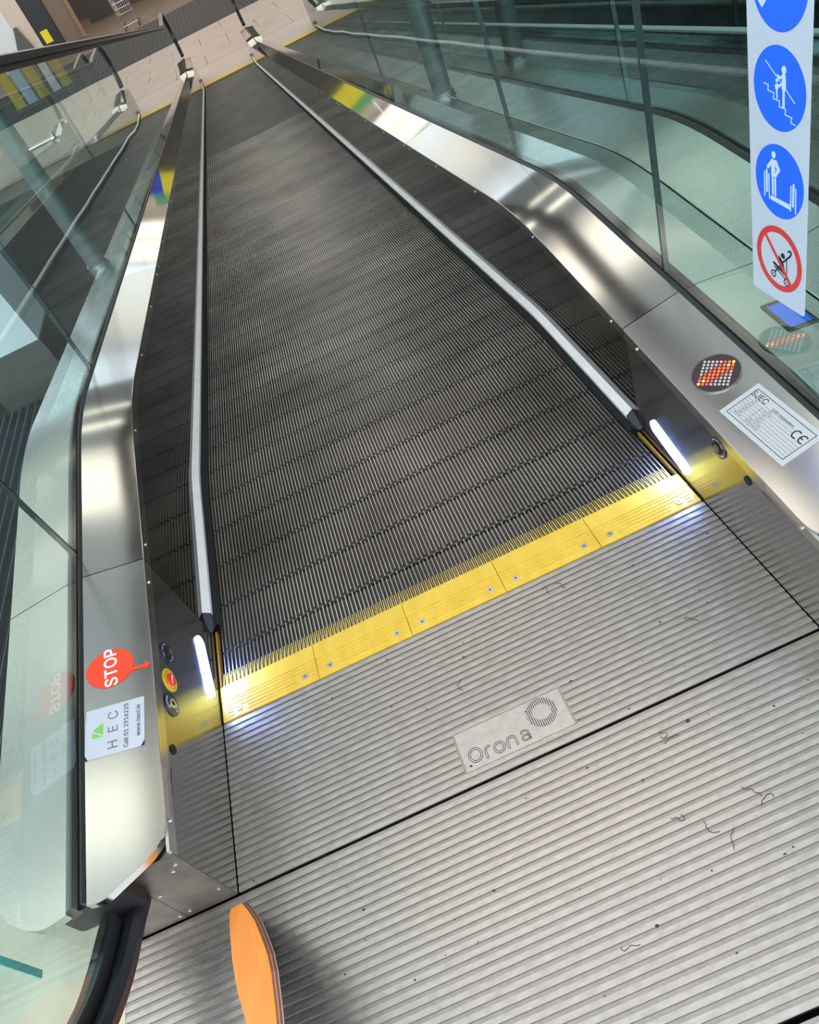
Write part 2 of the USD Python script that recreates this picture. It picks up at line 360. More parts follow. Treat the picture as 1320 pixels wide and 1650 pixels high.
def decking(cx, s, name, label, outer):
    t = thing(name, label, 'decking', loc=(cx + s * .57, 0, 0))
    x0, x1, zf = (.5135, .632, dz) if not outer else (.665, .806, oz)
    mat = 'deck_steel' if not outer else 'outer_deck_steel'
    ends = [-.20] + JOINTS + [YN]
    th = .003 if not outer else .003
    for a, b in zip(ends[:-1], ends[1:]):
        g = .001
        if not outer:
            sec = lambda y: [(x0, zf(x0, y) - .0035), (x0, zf(x0, y) - .0009), (x0 + .0009, zf(x0, y)), (x1, zf(x1, y)), (x1, zf(x1, y) - .0035)]
        else:
            sec = lambda y: [(x0, zf(x0, y) - .004), (x0, zf(x0, y)), (x1 - .002, zf(x1, y)), (x1, zf(x1, y) - .002), (x1, zf(x1, y) - .16), (x1 - .004, zf(x1, y) - .16), (x1 - .004, zf(x1, y) - .004)]
        m = loft(mk(sec, s, cx), stations(a + (g if a > -.2 else 0), b - g))
        if outer:
            obj('side_cladding', loft(mk(lambda y: [(x1 - .004, zf(x1, y) - .161), (x1 - .001, zf(x1, y) - .161), (x1 - .001, zf(x1, y) - .85), (x1 - .004, zf(x1, y) - .85)], s, cx), stations(a, b - g)), 'dark_skirt_steel', t, smooth=30)
        if a == -.20:
            e = sheet([(cx + s * px, py) for px, py in nose_plan(outer)], lambda x, y: zf((x - cx) * s, y), .0135 if not outer else .016)
            trimesh.repair.fix_normals(e); m = cat([m, e])
        obj('deck_panel', m, mat if outer or a < .2 else ('satin_deck_steel' if a < 1.9 else 'polished_deck_steel'), t, smooth=30)
    return t
def gasket(cx, s, label):
    t = thing('glass_gasket', label, 'rubber gasket', loc=(cx + s * .645, 0, 0))
    ys = stations(-.366, YN + .1)
    obj('inner_strip', loft(mk(lambda y: [(.6325, deck(y) + .010), (.6325, deck(y) + .0225), (.636, deck(y) + .027), (.6388, deck(y) + .027), (.6388, deck(y) + .010)], s, cx), ys), 'gasket_rubber', t, smooth=30)
    obj('outer_strip', loft(mk(lambda y: [(.6512, deck(y) + .010), (.6512, deck(y) + .027), (.655, deck(y) + .027), (.6645, deck(y) + .0225), (.6645, deck(y) + .010)], s, cx), ys), 'gasket_rubber', t, smooth=30)
    return t
GT = .74                                 # glass height above the deck
def gtop(y):
    return deck(y) + GT
def balustrade(cx, s, label, seam_list=SEAMS):
    t = thing('glass_balustrade', label, 'glass balustrade', loc=(cx + s * .645, 0, 0))
    x0, x1 = .6391, .6509
    lean = .1127
    def pane(poly_yz, near=True):
        p = sg.Polygon(poly_yz); m = trimesh.creation.extrude_polygon(p, x1 - x0, engine='earcut')      # local (y,z,thickness)
        V = m.vertices; W = np.c_[cx + s * (x0 + V[:, 2]), V[:, 0], V[:, 1]]
        q = trimesh.Trimesh(W, m.faces, process=False); trimesh.repair.fix_normals(q); return q
    # rounded near end
    c, r = (-.28, .552), .402
    arc = [(c[0] + r * math.cos(a), c[1] + r * math.sin(a)) for a in np.radians(np.linspace(92, 258, 20))]
    obj('glass_pane', pane([(.296, deck(.296) + .012), (.296, gtop(.296) - .02)] + arc + [(-.32, deck(-.32) + .012)]), 'balustrade_glass', t)
    ends = seam_list + [YN + .1]
    for a, b in zip(ends[:-1], ends[1:]):
        ya, yb = a + .004, b - .004
        la = lean * GT if a > 1 else 0; lb = lean * GT if b > 1 and b < 14.9 else 0
        ys = stations(ya, yb, .4)
        bot = [(y, deck(y) + .012) for y in ys]
        top = [(ya + la + (yb + lb - ya - la) * k / 12, 0) for k in range(13)]
        top = [(y, gtop(y) - .02) for y, _ in top]
        obj('glass_pane', pane(bot + top[::-1]), 'balustrade_glass', t)
    # far rounded end
    z0 = deck(YN + .1); cf = (YN + .1, z0 + .38)
    obj('glass_pane', pane([(YN + .104, z0 + .012)] + [(cf[0] + .36 * math.cos(a), cf[1] + .36 * math.sin(a)) for a in np.radians(np.linspace(-75, 88, 14))]), 'balustrade_glass', t)
    for a in seam_list[:4]:
        zb, zt = deck(a) + .027, gtop(a) - .02; la = lean * GT if a > 1 else 0
        for dy in (-.004, .004):
            pts = [(cx + s * (x0 + .0005), a + dy, zb), (cx + s * (x1 - .0005), a + dy, zb)]
        e = cat([trimesh.convex.convex_hull(np.array([(cx + s * xx, a + q + e_ * .0018 + (la if zz == zt else 0), zz) for xx in (x0 + .0004, x1 - .0004) for q in (0,) for e_ in (-1, 1) for zz in (zb, zt)]))])
        obj('seam_strip', e, 'gasket_rubber', t, label='dark strip in the joint between two panes')
    return t
def handrail(cx, s, label):
    c, r = (-.28, .552), .432
    pts = [(-.255, .085), (-.30, .105), (-.36, .121)]
    arc = [(c[0] + r * math.cos(a), c[1] + r * math.sin(a)) for a in np.radians(np.linspace(258, 95, 44))]
    top = [(y, gtop(y) + .012) for y in np.r_[np.arange(-.1, 1.2, .1), np.arange(1.6, 13.6, .6), np.arange(13.8, YN + .05, .2)]]
    z0 = deck(YN + .1); cf = (YN + .1, z0 + .375)
    far = [(cf[0] + .40 * math.cos(a), cf[1] + .38 * math.sin(a)) for a in np.radians(np.linspace(80, -72, 16))]
    yz = np.array(pts + arc + top + far)
    # even resampling
    d = np.r_[0, np.cumsum(np.linalg.norm(np.diff(yz, axis=0), axis=1))]
    q = np.unique(np.r_[np.arange(0, 2.0, .03), np.arange(2.0, d[-1] - 1.4, .25), np.arange(d[-1] - 1.4, d[-1], .05)])
    yz = np.c_[np.interp(q, d, yz[:, 0]), np.interp(q, d, yz[:, 1])]
    P3 = np.c_[np.full(len(yz), cx + s * .645), yz]
    sec = [(-.012, -.030), (-.002, -.038), (.010, -.037), (.017, -.028), (.019, 0), (.017, .028), (.010, .037), (-.002, .038), (-.012, .030), (-.012, .017), (-.006, .017), (-.006, -.017), (-.012, -.017)]
    # in-plane normal must point outwards (away from the loop)
    t = thing('handrail', label, 'handrail', loc=(cx + s * .645, 0, 0))
    m = path_sweep(P3, (1, 0, 0), sec)
    obj('rubber_band', m, 'handrail_rubber', t, smooth=40)
    g = [(-.030, -.009), (-.008, -.009), (-.008, .009), (-.030, .009)]
    obj('guide_track', path_sweep(P3[4:], (1, 0, 0), g), 'gasket_rubber', t, label='dark guide track under the band', smooth=40)
    return t
def newel_base(cx, s, label):
    t = thing('newel_base', label, 'newel base', loc=(cx + s * .65, -.333, 0))
    # front panel with rounded shoulder, two plates
    obj('top_plate', box(*sorted((cx + s * .5145, cx + s * .70)), -.3334, -.19, .189, .1925), 'newel_panel_steel', t)
    def plate(x0, x1, top):
        a, b = sorted((cx + s * x0, cx + s * x1)); return box(a, b, -.3335, -.3295, .001, top)
    obj('front_panel', plate(.5152, .6045, .1885), 'newel_panel_steel', t)
    obj('front_panel', plate(.6055, .70, .1885), 'newel_panel_steel', t)
    obj('outer_side', cat([box(*sorted((cx + s * .70, cx + s * .704)), -.3335, .3, -.05, .215)]), 'newel_panel_steel', t)
    for x, z in ((.528, .165), (.541, .15), (.595, .10), (.525, .045), (.592, .020), (.612, .016), (.63, .09)):
        d = trimesh.creation.cylinder(.0030, .002, sections=10); d.apply_transform(trimesh.transformations.rotation_matrix(PI / 2, (1, 0, 0))); d.apply_translation((cx + s * x, -.3342, z))
        obj('screw', d, 'screw_steel', t)
    a, b = sorted((cx + s * .607, cx + s * .700))
    m = sg.box(a, .135, b, .178).buffer(.009)
    bo = trimesh.creation.extrude_polygon(m, .016, engine='earcut'); V = bo.vertices; bo = trimesh.Trimesh(np.c_[V[:, 0], -.3338 - V[:, 2], V[:, 1]], bo.faces, process=False); trimesh.repair.fix_normals(bo)
    obj('handrail_inlet', bo, 'black_cap', t, label='black rubber inlet around the handrail')
    return t
def comb_lamp(cx, s, label):
    p = sg.LineString([(.059, .0414), (.1615, .0696)]).buffer(.0165)
    m = trimesh.creation.extrude_polygon(p, .004, engine='earcut'); V = m.vertices
    m = trimesh.Trimesh(np.c_[np.full(len(V), cx + s * (SX + .0015)) - s * V[:, 2], V[:, 0], V[:, 1]], m.faces, process=False); trimesh.repair.fix_normals(m)
    return solo('comb_light', m, 'lamp_white', label, 'light')

# ------------------------------------------------------------------ the setting: upper floor, lower floor, shell
def ribbed_plate(name, label, x0, x1, y0, y1, hole=None):
    t = thing(name, label, 'floor plate', loc=((x0 + x1) / 2, (y0 + y1) / 2, -.0016))
    obj('plate_body', box(x0, x1, y0, y1, -.02, -.0016), 'tread_floor_aluminium', t)
    ribs = []
    n = int(round((y1 - y0) / .01395)); p = (y1 - y0) / n
    for i in range(n):
        a, b = y0 + i * p + .0006, y0 + i * p + .0006 + .0078
        spans = [(x0, x1)]
        if hole and b > hole[2] and a < hole[3]: spans = [(x0, hole[0]), (hole[1], x1)]
        for u, v in spans: ribs.append(box(u, v, a, b, -.0017, 0))
    dirt = [box(x0, x1, y0 + i * p - .0001, y0 + i * p + .0006, -.0018, -.0006) for i in range(1, n)]  # thin dark strips paint in the shadow at each rib's front edge
    if hole: dirt = [box(u, v, y0 + i * p - .0001, y0 + i * p + .0006, -.0018, -.0006) for i in range(1, n) for u, v in ([(x0, x1)] if not (hole[2] - .002 < y0 + i * p < hole[3] + .002) else [(x0, hole[0]), (hole[1], x1)])]  # same painted shadow strips, interrupted at the logo patch
    obj('groove_dirt', cat(dirt), 'rib_shadow_grey', t, kind='stuff')
    obj('tread_ribs', cat(ribs), 'tread_aluminium', t, kind='stuff')
    return t
cover = ribbed_plate('comb_carrier_plate', 'ribbed aluminium plate with an engraved maker name right behind the yellow comb', -.5136, .5136, -.331, -.0015, (-.0965, .1055, -.3045, -.2350))
near1 = ribbed_plate('floor_plate', 'ribbed aluminium floor plate in front of the long black joint', -.72, .84, -.755, -.3362)
near2 = ribbed_plate('floor_plate', 'ribbed aluminium floor plate cut by the bottom right corner', -.72, .84, -1.7, -.763)
struct('floor_pit', box(-.72, .84, -1.7, .25, -.12, -.05), 'gap_black')
struct('floor', cat([box(-9, -.722, -3.0, .02, -.25, -.002), box(-.722, 6.5, -3.0, -1.70, -.25, -.002), box(.842, 6.5, -1.70, -.34, -.25, -.002)]), 'stone_floor')
# logo
lp = sg.box(-.0925, -.3076, .1015, -.2356)
obj('logo_patch', extr(lp, .0017).apply_translation((0, 0, -.0017)), 'logo_aluminium', cover, label='flat patch carrying the engraved name')
ring = lambda pts, w, e=.0010: sg.LineString(pts).buffer(w).difference(sg.LineString(pts).buffer(w - e))
def ell(cx, cy, rx, ry, a0=0, a1=360, n=28): return [(cx + rx * math.cos(a), cy + ry * math.sin(a)) for a in np.radians(np.linspace(a0, a1, n))]
w = .0021
yb = -.2975
letters = [ring(ell(-.0695, -.2845, .0105, .0115), w), ring([(-.0515, yb)] + [(-.0515, -.2865)] + ell(-.0445, -.2865, .007, .007, 170, 80, 8), w),
           ring(ell(-.0275, -.2895, .0085, .0085), w), ring([(-.0125, yb), (-.0125, -.2885)] + ell(-.005, -.2885, .0075, .0075, 170, 10, 10) + [(.0025, -.2885), (.0025, yb)], w),
           ring(ell(.0195, -.2935, .0065, .0045, 0, 360), w * .8), ring(ell(.0195, -.2865, .0068, .0055, 150, 20, 8) + [(.0262, -.289), (.0262, yb)], w * .8)]
lg = extr(unary_union(letters), .0004); lg.apply_translation((0, 0, -.0001))
obj('engraved_name', lg, 'engraved_dark', cover, label='engraved lettering reading Orona')
an = sg.Point(.060, -.2635).buffer(.0265).difference(affinity.scale(sg.Point(.0605, -.2625).buffer(.0165), 1, .88))
hat = unary_union([an.intersection(sg.box(x, -.4, x + .0014, 0)) for x in np.arange(.033, .09, .0036)])
hm = extr(hat, .0004); hm.apply_translation((0, 0, -.0001)); obj('engraved_emblem', hm, 'engraved_dark', cover, label='engraved striped ring emblem')

# comb
comb = thing('comb', 'yellow comb plate of five toothed segments across the belt end', 'comb plate')
W5 = .2016
for k in range(5):
    xa = (k - 2.5) * W5
    xl = xa + .0005 - (.0085 if k == 0 else 0); xr = xa + W5 - .0005 + (.0085 if k == 4 else 0)
    parts = [box(xl, xr, .0005, .085, -.010, .0015)]
    y0 = .002
    # low ridges left between shallow grooves
    for j, yy in enumerate((.0085, .0165, .0245, .033, .0415)):
        spans = [(xa + .002, xa + W5 - .002)] if j >= 2 else [(xa + .048, xa + W5 - .048), (xa + .004, xa + .015), (xa + W5 - .015, xa + W5 - .004)]
        for u, v in spans: parts.append(box(u, v, yy, yy + .0045, .0014, .0026))
    parts.append(box(xl, xr, .048, .085, .0014, .0028))
    for i in range(23):
        x = xa + (i + .0) * PITCH
        if x < -.506: continue
        parts.append(trimesh.convex.convex_hull(np.array([(x + a, b, c) for a in (-.0014, .0014) for b, c in ((.084, .0024), (.084, -.007))] + [(x + a, .121, c) for a in (-.0008, .0008) for c in (-.004, -.007)])))
    sgm = obj('comb_segment', cat(parts), 'comb_yellow', comb)
    for x in (xa + .0275, xa + W5 - .0275):
        hd = trimesh.creation.cylinder(.0066, .0016, sections=24); hd.apply_translation((x, .0185, .0024))
        obj('screw', hd, 'screw_steel', sgm)
        crs = cat([box(x - .003, x + .003, .0178, .0192, .0031, .0034), box(x - .0007, x + .0007, .0155, .0215, .0031, .0034)])
        crs.apply_translation((-x, -.0185, 0)); crs.apply_transform(trimesh.transformations.rotation_matrix(random.uniform(0, 1.5), (0, 0, 1))); crs.apply_translation((x, .0185, 0))
        obj('cross_slot', crs, 'engraved_dark', sgm)
for s, nm in ((-1, 'left'), (1, 'right')):
    obj('side_guard', box(*sorted((s * .5085, s * .5125)), .088, .24, -.012, .002), 'guard_ochre', comb, label='thin yellow strip along the skirting')

# ------------------------------------------------------------------ the two walks
belt_thing(0, 'ribbed grey pallet belt running down between the white deflector rails from the yellow comb')
for s, side in ((-1, 'left'), (1, 'right')):
    skirting(0, s, 'dark steel skirting along the %s edge of the near belt' % side)
    deflector(0, s, 'pale aluminium deflector rail with black bristles on the %s edge of the near belt' % side)
    decking(0, s, 'inner_decking', {-1: 'brushed steel inner decking carrying the round red stop sticker', 1: 'brushed steel inner decking carrying the red dot matrix light'}[s], False)
    decking(0, s, 'outer_decking', {-1: 'brushed steel outer decking left of the near walk above the drop', 1: 'brushed steel outer decking holding the framed blue light behind the sign'}[s], True)
    gasket(0, s, 'black rubber glass gasket beside the %s inner decking of the near belt' % side)
    balustrade(0, s, {-1: 'clear glass balustrade beside the stop sticker', 1: 'clear glass balustrade carrying the white pictogram sign'}[s])
    handrail(0, s, {-1: 'black rubber handrail looping into the newel beside the orange board', 1: 'black rubber handrail above the glass with the pictogram sign'}[s])
    newel_base(0, s, {-1: 'steel newel base with screws and black handrail inlet beside the orange board', 1: 'steel newel base at the right end of the long black floor joint'}[s])
    comb_lamp(0, s, 'glowing white comb light in the %s skirting' % side)
CX2 = 1.616
belt_thing(CX2, 'second ribbed pallet belt seen through the glass behind the pictogram sign')
decking(CX2, -1, 'outer_decking', 'brushed steel outer decking beyond the thin seam, belonging to the second walk', True)
gasket(CX2, -1, 'black rubber glass gasket beside the second belt, seen through the near glass')
balustrade(CX2, -1, 'clear glass balustrade of the second walk, behind the grey post', SEAMS)
decking(CX2, -1, 'inner_decking', 'brushed steel inner decking on the near side of the second belt', False)
skirting(CX2, -1, 'dark steel skirting on the near side of the second belt')
deflector(CX2, -1, 'pale deflector rail on the near side of the second belt')
skirting(CX2, 1, 'dark steel skirting on the far side of the second belt')
deflector(CX2, 1, 'pale deflector rail on the far side of the second belt')
decking(CX2, 1, 'inner_decking', 'brushed steel inner decking on the far side of the second belt', False)
handrail(CX2, -1, 'black rubber handrail of the second walk next to the near walk')

# ------------------------------------------------------------------ stickers, switches, lights on the near walk
def on_deck(side, x, y, lift=.0006):
    return np.array((side * x, y, dz(x, y) + lift))
def deck_axes(side, y=0):
    e = 1e-3; ty = np.array((0, 1, (dz(.57, y + e) - dz(.57, y)) / e)); ty /= np.linalg.norm(ty)
    tx = np.array((side, 0, .022 / .1185)); tx /= np.linalg.norm(tx)
    n = np.cross(tx, ty); n *= np.sign(n[2]); return tx * side, ty, n
def lay(mesh, o, right, up, nrm): return frame(mesh, o, right, up, nrm)
def text_at(txt, h, center, bold=False, depth=.0003):
    m = meshkit.text_mesh(txt, h, depth, bold); b = m.bounds; m.apply_translation((center[0] - (b[0, 0] + b[1, 0]) / 2, center[1] - (b[0, 1] + b[1, 1]) / 2, 0)); return m
# stop sticker: local right = +y, up = -x
tx, ty, nn = deck_axes(-1, 0)
t = thing('stop_sticker', 'round red stop sticker with an arrow on the left decking', 'sticker', loc=on_deck(-1, .586, .009))
o = on_deck(-1, .586, .009)
disc = sg.Point(0, 0).buffer(.0420, 32); disc = affinity.scale(disc, .91, 1.0)
arrow = unary_union([sg.box(-.020, -.062, -.0135, -.035), sg.Polygon([(-.026, -.0605), (-.0075, -.0605), (-.0165, -.0705)])])
obj('sticker_face', lay(extr(unary_union([disc, arrow]), .0004), o, ty, -tx, nn), 'sticker_red', t)
obj('lettering', lay(text_at('STOP', .0215, (.001, -.001), True), o + nn * .0004, ty, -tx, nn), 'print_white', t, label='white word STOP')
# service sticker
o = on_deck(-1, .582, -.110); a = math.radians(3)
t = thing('service_sticker', 'white rectangular service sticker with a green emblem below the stop sticker', 'sticker', loc=o)
r_, u_ = ty * math.cos(a) + tx * math.sin(a) * -1, -tx * math.cos(a) - ty * math.sin(a)
r_ = ty * math.cos(a) - (-tx) * math.sin(a) * -1 * -1
r_ = ty * math.cos(a) + tx * math.sin(a); u_ = -tx * math.cos(a) + ty * math.sin(a)
obj('sticker_face', lay(extr(sg.box(-.0450, -.0490, .0450, .0490), .0004), o, r_, u_, nn), 'sticker_white', t)
tri = affinity.scale(unary_union([sg.Polygon([(-.010, .0185), (.001, .0385), (-.010, .0385)]), sg.Polygon([(-.007, .0185), (.017, .0185), (.005, .0385)]).difference(sg.LineString([(-.012, .017), (.006, .041)]).buffer(.0015))]), .9, .9)
obj('emblem', lay(extr(tri, .0003), o + nn * .0004, r_, u_, nn), 'print_green', t, label='green triangular emblem')
obj('lettering', lay(cat([text_at('H', .0165, (-.028, .0035)), text_at('E', .0165, (.0, .0035)), text_at('C', .0165, (.025, .0035))]), o + nn * .0004, r_, u_, nn), 'print_grey', t, label='letters HEC')
obj('small_print', lay(cat([text_at('Call 01 2916225', .0072, (0, -.0185)), text_at('www.hecl.ie', .0072, (.003, -.0385))]), o + nn * .0004, r_, u_, nn), 'print_black', t, label='lines Call 01 2916225 and www.hecl.ie')
for cx_, cy_ in ((-.0450, .0490), (-.0450, -.0490)):
    q = sg.Polygon([(cx_, cy_), (cx_ + .010, cy_), (cx_, cy_ - math.copysign(.006, cy_))])
    obj('torn_corner', lay(extr(q, .0003), o + nn * .0004, r_, u_, nn), 'print_black', t)
# dot matrix direction light on the right decking: local right = image right, up = image up
tx, ty, nn = deck_axes(1, 0)
o = on_deck(1, .5755, .0262)
t = thing('direction_light', 'round dot matrix direction light with a red diagonal bar', 'indicator light', loc=o)
obj('display_face', lay(extr(sg.Point(0, 0).buffer(.0395, 32), .0006), o, tx, ty, nn), 'led_board', t)
obj('bezel', lay(extr(sg.Point(0, 0).buffer(.0415, 32).difference(sg.Point(0, 0).buffer(.0395, 32)), .0016), o, tx, ty, nn), 'lip_steel', t, label='thin steel ring')
for i in range(8):
    for j in range(8):
        c = (i - 3.5) * np.array((.0068, 0)) + (j - 3.5) * np.array((0, .0068)); ca, sa = math.cos(-PI / 4), math.sin(-PI / 4)
        c = np.array((c[0] * ca - c[1] * sa, c[0] * sa + c[1] * ca))
        d = abs(i - j)
        mt = 'led_amber' if d == 0 and i in (0, 1, 6, 7) else ('led_red' if d <= 1 else ('led_dim' if d == 2 else 'led_off'))
        b = trimesh.creation.cylinder(.0023, .0016, sections=10); b.apply_translation((c[0], c[1], .0010))
        obj('dot', lay(b, o, tx, ty, nn), mt, t)
# rating plate: local right = -y, up = +x
o = on_deck(1, .579, -.1147); a = math.radians(4.0)
t = thing('rating_plate', 'silver maker plate with printed rows and a CE mark below the dot matrix light', 'label plate', loc=o)
r_ = -ty * math.cos(a) + tx * math.sin(a); u_ = tx * math.cos(a) + ty * math.sin(a)
hw, hh = .0745, .0380
obj('plate_face', lay(extr(sg.box(-hw, -hh, hw, hh), .0008), o, r_, u_, nn), 'plate_silver', t)
lines = [sg.box(-.066, -.0305, .066, .0305).difference(sg.box(-.0651, -.0296, .0651, .0296))]
thin = [sg.box(-.065, y, .065 if y < .008 else .040, y + .0004) for y in np.arange(-.0245, .017, .0057)] + [sg.box(-.031, -.0295, -.0306, .0100)]
obj('printed_frame', lay(extr(unary_union(lines), .0003), o + nn * .0008, r_, u_, nn), 'print_black', t)
obj('printed_rows', lay(extr(unary_union(thin), .0003), o + nn * .0008, r_, u_, nn), 'print_grey', t)
obj('lettering', lay(cat([text_at('SJEC', .0100, (-.0500, .0215)), text_at('SJEC Corporation', .0042, (.006, .0185))]), o + nn * .0008, r_, u_, nn), 'print_black', t, label='names SJEC and SJEC Corporation')
sm = []
for k, y in enumerate(np.arange(-.0240, .014, .0057)):
    sm += [text_at(['Rated load', 'Motor', 'Speed', 'Power', 'Serial', 'Date', 'Type'][k % 7], .0025, (-.050, y + .0028)), text_at(['SJEC Corporation', 'FML-12-1000', '0.5 m/s', '13 kW', '2017', '51 23 456', 'SJEC'][k % 7], .0025, (-.016, y + .0028))]
obj('small_print', lay(cat(sm), o + nn * .0008, r_, u_, nn), 'print_grey', t)
ce = unary_union([sg.LineString(ell(.044, .012, .006, .007, 60, 300, 16)).buffer(.0010), sg.LineString(ell(.058, .012, .006, .007, 60, 300, 16)).buffer(.0010), sg.LineString([(.0525, .012), (.0572, .012)]).buffer(.001)])
obj('ce_mark', lay(extr(ce, .0003), o + nn * .0008, r_, u_, nn), 'print_black', t, label='CE mark')
# switches in the skirting
def dial(name, label, s, y, z, r, rings):
    t = thing(name, label, 'switch', loc=(s * SX, y, z))
    d = 0
    for nm, rr, mat, dep, lab in rings:
        c = trimesh.creation.cylinder(rr, dep, sections=28); c.apply_transform(trimesh.transformations.rotation_matrix(PI / 2, (0, 1, 0))); c.apply_translation((s * (SX - d - dep / 2), y, z)); d += dep
        obj(nm, c, mat, t, label=lab)
    return t, d
def ring_text(t, s, y, z, r, d, mat):
    segs = []
    for a0 in (30, 75, 120, 210, 255, 300):
        g = sg.LineString([(r * math.cos(a), r * math.sin(a)) for a in np.radians(np.linspace(a0, a0 + 28, 6))]).buffer(.0008)
        m = extr(g, .0003); V = m.vertices; m = trimesh.Trimesh(np.c_[s * (SX - d - .0002) - s * V[:, 2], y + V[:, 0], z + V[:, 1]], m.faces, process=False); trimesh.repair.fix_normals(m); segs.append(m)
    obj('ring_marks', cat(segs), mat, t)
t, d = dial('key_switch', 'round black key switch, topmost of three below the stop sticker', -1, .048, .196, .02, [('ring_plate', .0215, 'button_navy', .002, None), ('key_barrel', .012, 'gap_black', .002, None), ('lock_core', .0075, 'newel_panel_steel', .001, 'steel lock core')]); ring_text(t, -1, .048, .196, .0165, .002, 'sticker_white')
t, d = dial('emergency_button', 'round yellow ringed switch with a red centre', -1, -.011, .189, .02, [('ring_plate', .0225, 'button_yellow', .002, None), ('push_button', .0115, 'button_red', .004, 'red push button')])
w_ = meshkit.text_mesh('STOP', .005, .0003); b = w_.bounds; w_.apply_translation((-(b[0, 0] + b[1, 0]) / 2, -(b[0, 1] + b[1, 1]) / 2, 0)); obj('lettering', frame(w_, (-SX + .0062, -.011, .189), (0, 1, 0), (0, 0, 1), (1, 0, 0)), 'print_white', t); ring_text(t, -1, -.011, .189, .017, .002, 'sticker_red')
t, d = dial('direction_switch', 'round navy key switch, lowest of three below the stop sticker', -1, -.062, .186, .02, [('ring_plate', .0225, 'button_navy', .002, None), ('key_barrel', .010, 'chrome', .003, 'steel key barrel'), ('key_slot', .004, 'gap_black', .0005, None)])
segs = [sg.LineString([(.0165 * math.cos(a), .0165 * math.sin(a)) for a in np.radians(np.linspace(a0, a0 + 60, 8))]).buffer(.0013) for a0 in (60, 240)]
m = extr(unary_union(segs), .0003); V = m.vertices; m = trimesh.Trimesh(np.c_[-SX + .0022 + V[:, 2], -.062 + V[:, 0], .186 + V[:, 1]], m.faces, process=False); obj('arc_marks', m, 'sticker_white', t)
t, d = dial('key_switch', 'round black key switch alone in the right skirting', 1, -.072, .196, .02, [('ring_plate', .0215, 'button_navy', .002, None), ('key_barrel', .012, 'gap_black', .002, None), ('lock_core', .0075, 'newel_panel_steel', .001, 'steel lock core')]); ring_text(t, 1, -.072, .196, .0165, .002, 'sticker_white')
for s, sd in ((-1, 'left'), (1, 'right')):
    c = trimesh.creation.cylinder(.0085, .002, sections=20); c.apply_transform(trimesh.transformations.rotation_matrix(PI / 2, (0, 1, 0))); c.apply_translation((s * (SX - .001), -.152, .184))
    solo('sensor_plug', c, 'gap_black', 'small round black plug in the %s skirting' % sd, 'plug')

# framed blue light on the outer deck behind the sign
o = np.array((.746, .077, oz(.746, .077) + .0005)); t = thing('blue_indicator', 'framed blue light panel on the outer decking below the sign', 'indicator light', loc=o)
tyo = np.array((0, 1, .114)); tyo /= np.linalg.norm(tyo); txo = np.array((1, 0, -.016 / .137)); txo /= np.linalg.norm(txo); no = np.cross(txo, tyo)
obj('screen', lay(extr(sg.box(-.0215, -.034, .0215, .034), .001), o, txo, tyo, no), 'blue_screen', t)
obj('frame', lay(extr(sg.box(-.0275, -.041, .0275, .041).difference(sg.box(-.0215, -.034, .0215, .034)), .002), o, txo, tyo, no), 'gasket_rubber', t)

# pictogram sign on the right glass: local right = -y, up = +z, face towards -x
o = np.array((.6388, -.048, 0)); RT, UP, NR = np.array((0, -1, 0)), np.array((0, 0, 1)), np.array((-1, 0, 0))
sign = thing('safety_sign', 'tall white sign strip with blue and red pictogram discs on the right glass', 'safety sign', loc=(o[0], o[1], .41))
def put(shape, mat, name, parent, lift, label=None): return obj(name, frame(extr(shape, .0003), o + NR * lift, RT, UP, NR), mat, parent, label)
shape = sg.box(-.0595, .408, .0595, .93).buffer(-.006).buffer(.006)
put(shape, 'sign_white', 'sign_panel', sign, .0000, 'white plastic strip')
RD = .0495
def discs(zc, mat, label): return put(sg.Point(.002, zc).buffer(RD, 40), mat, 'pictogram_disc', sign, .0003, label)
def loc(pts, zc): return [(.002 + .05 * a, zc + .05 * b) for a, b in pts]
def ln(pts, zc, w): return sg.LineString(loc(pts, zc)).buffer(.05 * w)
def pg(pts, zc, w=.02): return sg.Polygon(loc(pts, zc)).buffer(.05 * w)
def dot(p, zc, r): return sg.Point(loc([p], zc)[0]).buffer(.05 * r)
d1 = discs(.822, 'sign_blue', 'blue disc cut by the top of the picture')
z = .822
put(unary_union([pg([(-.86, -.30), (-.62, -.52), (-.50, -.40), (-.74, -.20)], z), pg([(-.2, -.2), (.3, -.2), (.3, .2), (-.2, .2)], z), dot((0, .5), z, .12)]), 'sign_pale', 'figure', d1, .0006, 'pale figure on blue')
z = .709; d2 = discs(z, 'sign_blue', 'blue disc with an adult and child on steps')
put(unary_union([ln([(-.51, .59), (-.11, .31)], z, .012), ln([(-.05, .27), (.04, .2)], z, .012), ln([(.29, .03), (.59, -.2)], z, .012),
    ln([(-.58, .06), (-.40, .04), (-.43, -.08), (-.19, -.11), (-.22, -.24), (.03, -.26), (.01, -.39), (.26, -.41), (.24, -.54), (.49, -.56), (.46, -.69), (.63, -.71)], z, .014),
    affinity.scale(dot((.19, .48), z, .085), 1, 1.1), ln([(-.06, .32), (.05, .28), (.17, .36)], z, .03), pg([(.14, .36), (.19, .38), (.23, .35), (.25, .04), (.13, .05)], z), ln([(.15, .22), (.04, .09), (-.02, .11)], z, .028),
    ln([(.18, -.0), (.18, -.36)], z, .04), dot((-.08, .2), z, .045), pg([(-.14, .07), (-.08, .12), (-.03, .09), (-.04, .01), (-.11, 0)], z, .015), ln([(-.08, -.02), (-.07, -.2)], z, .025)]), 'sign_pale', 'figure', d2, .0006, 'pale adult holding a child on steps')
z = .592; d3 = discs(z, 'sign_blue', 'blue disc with a person holding the handrail')
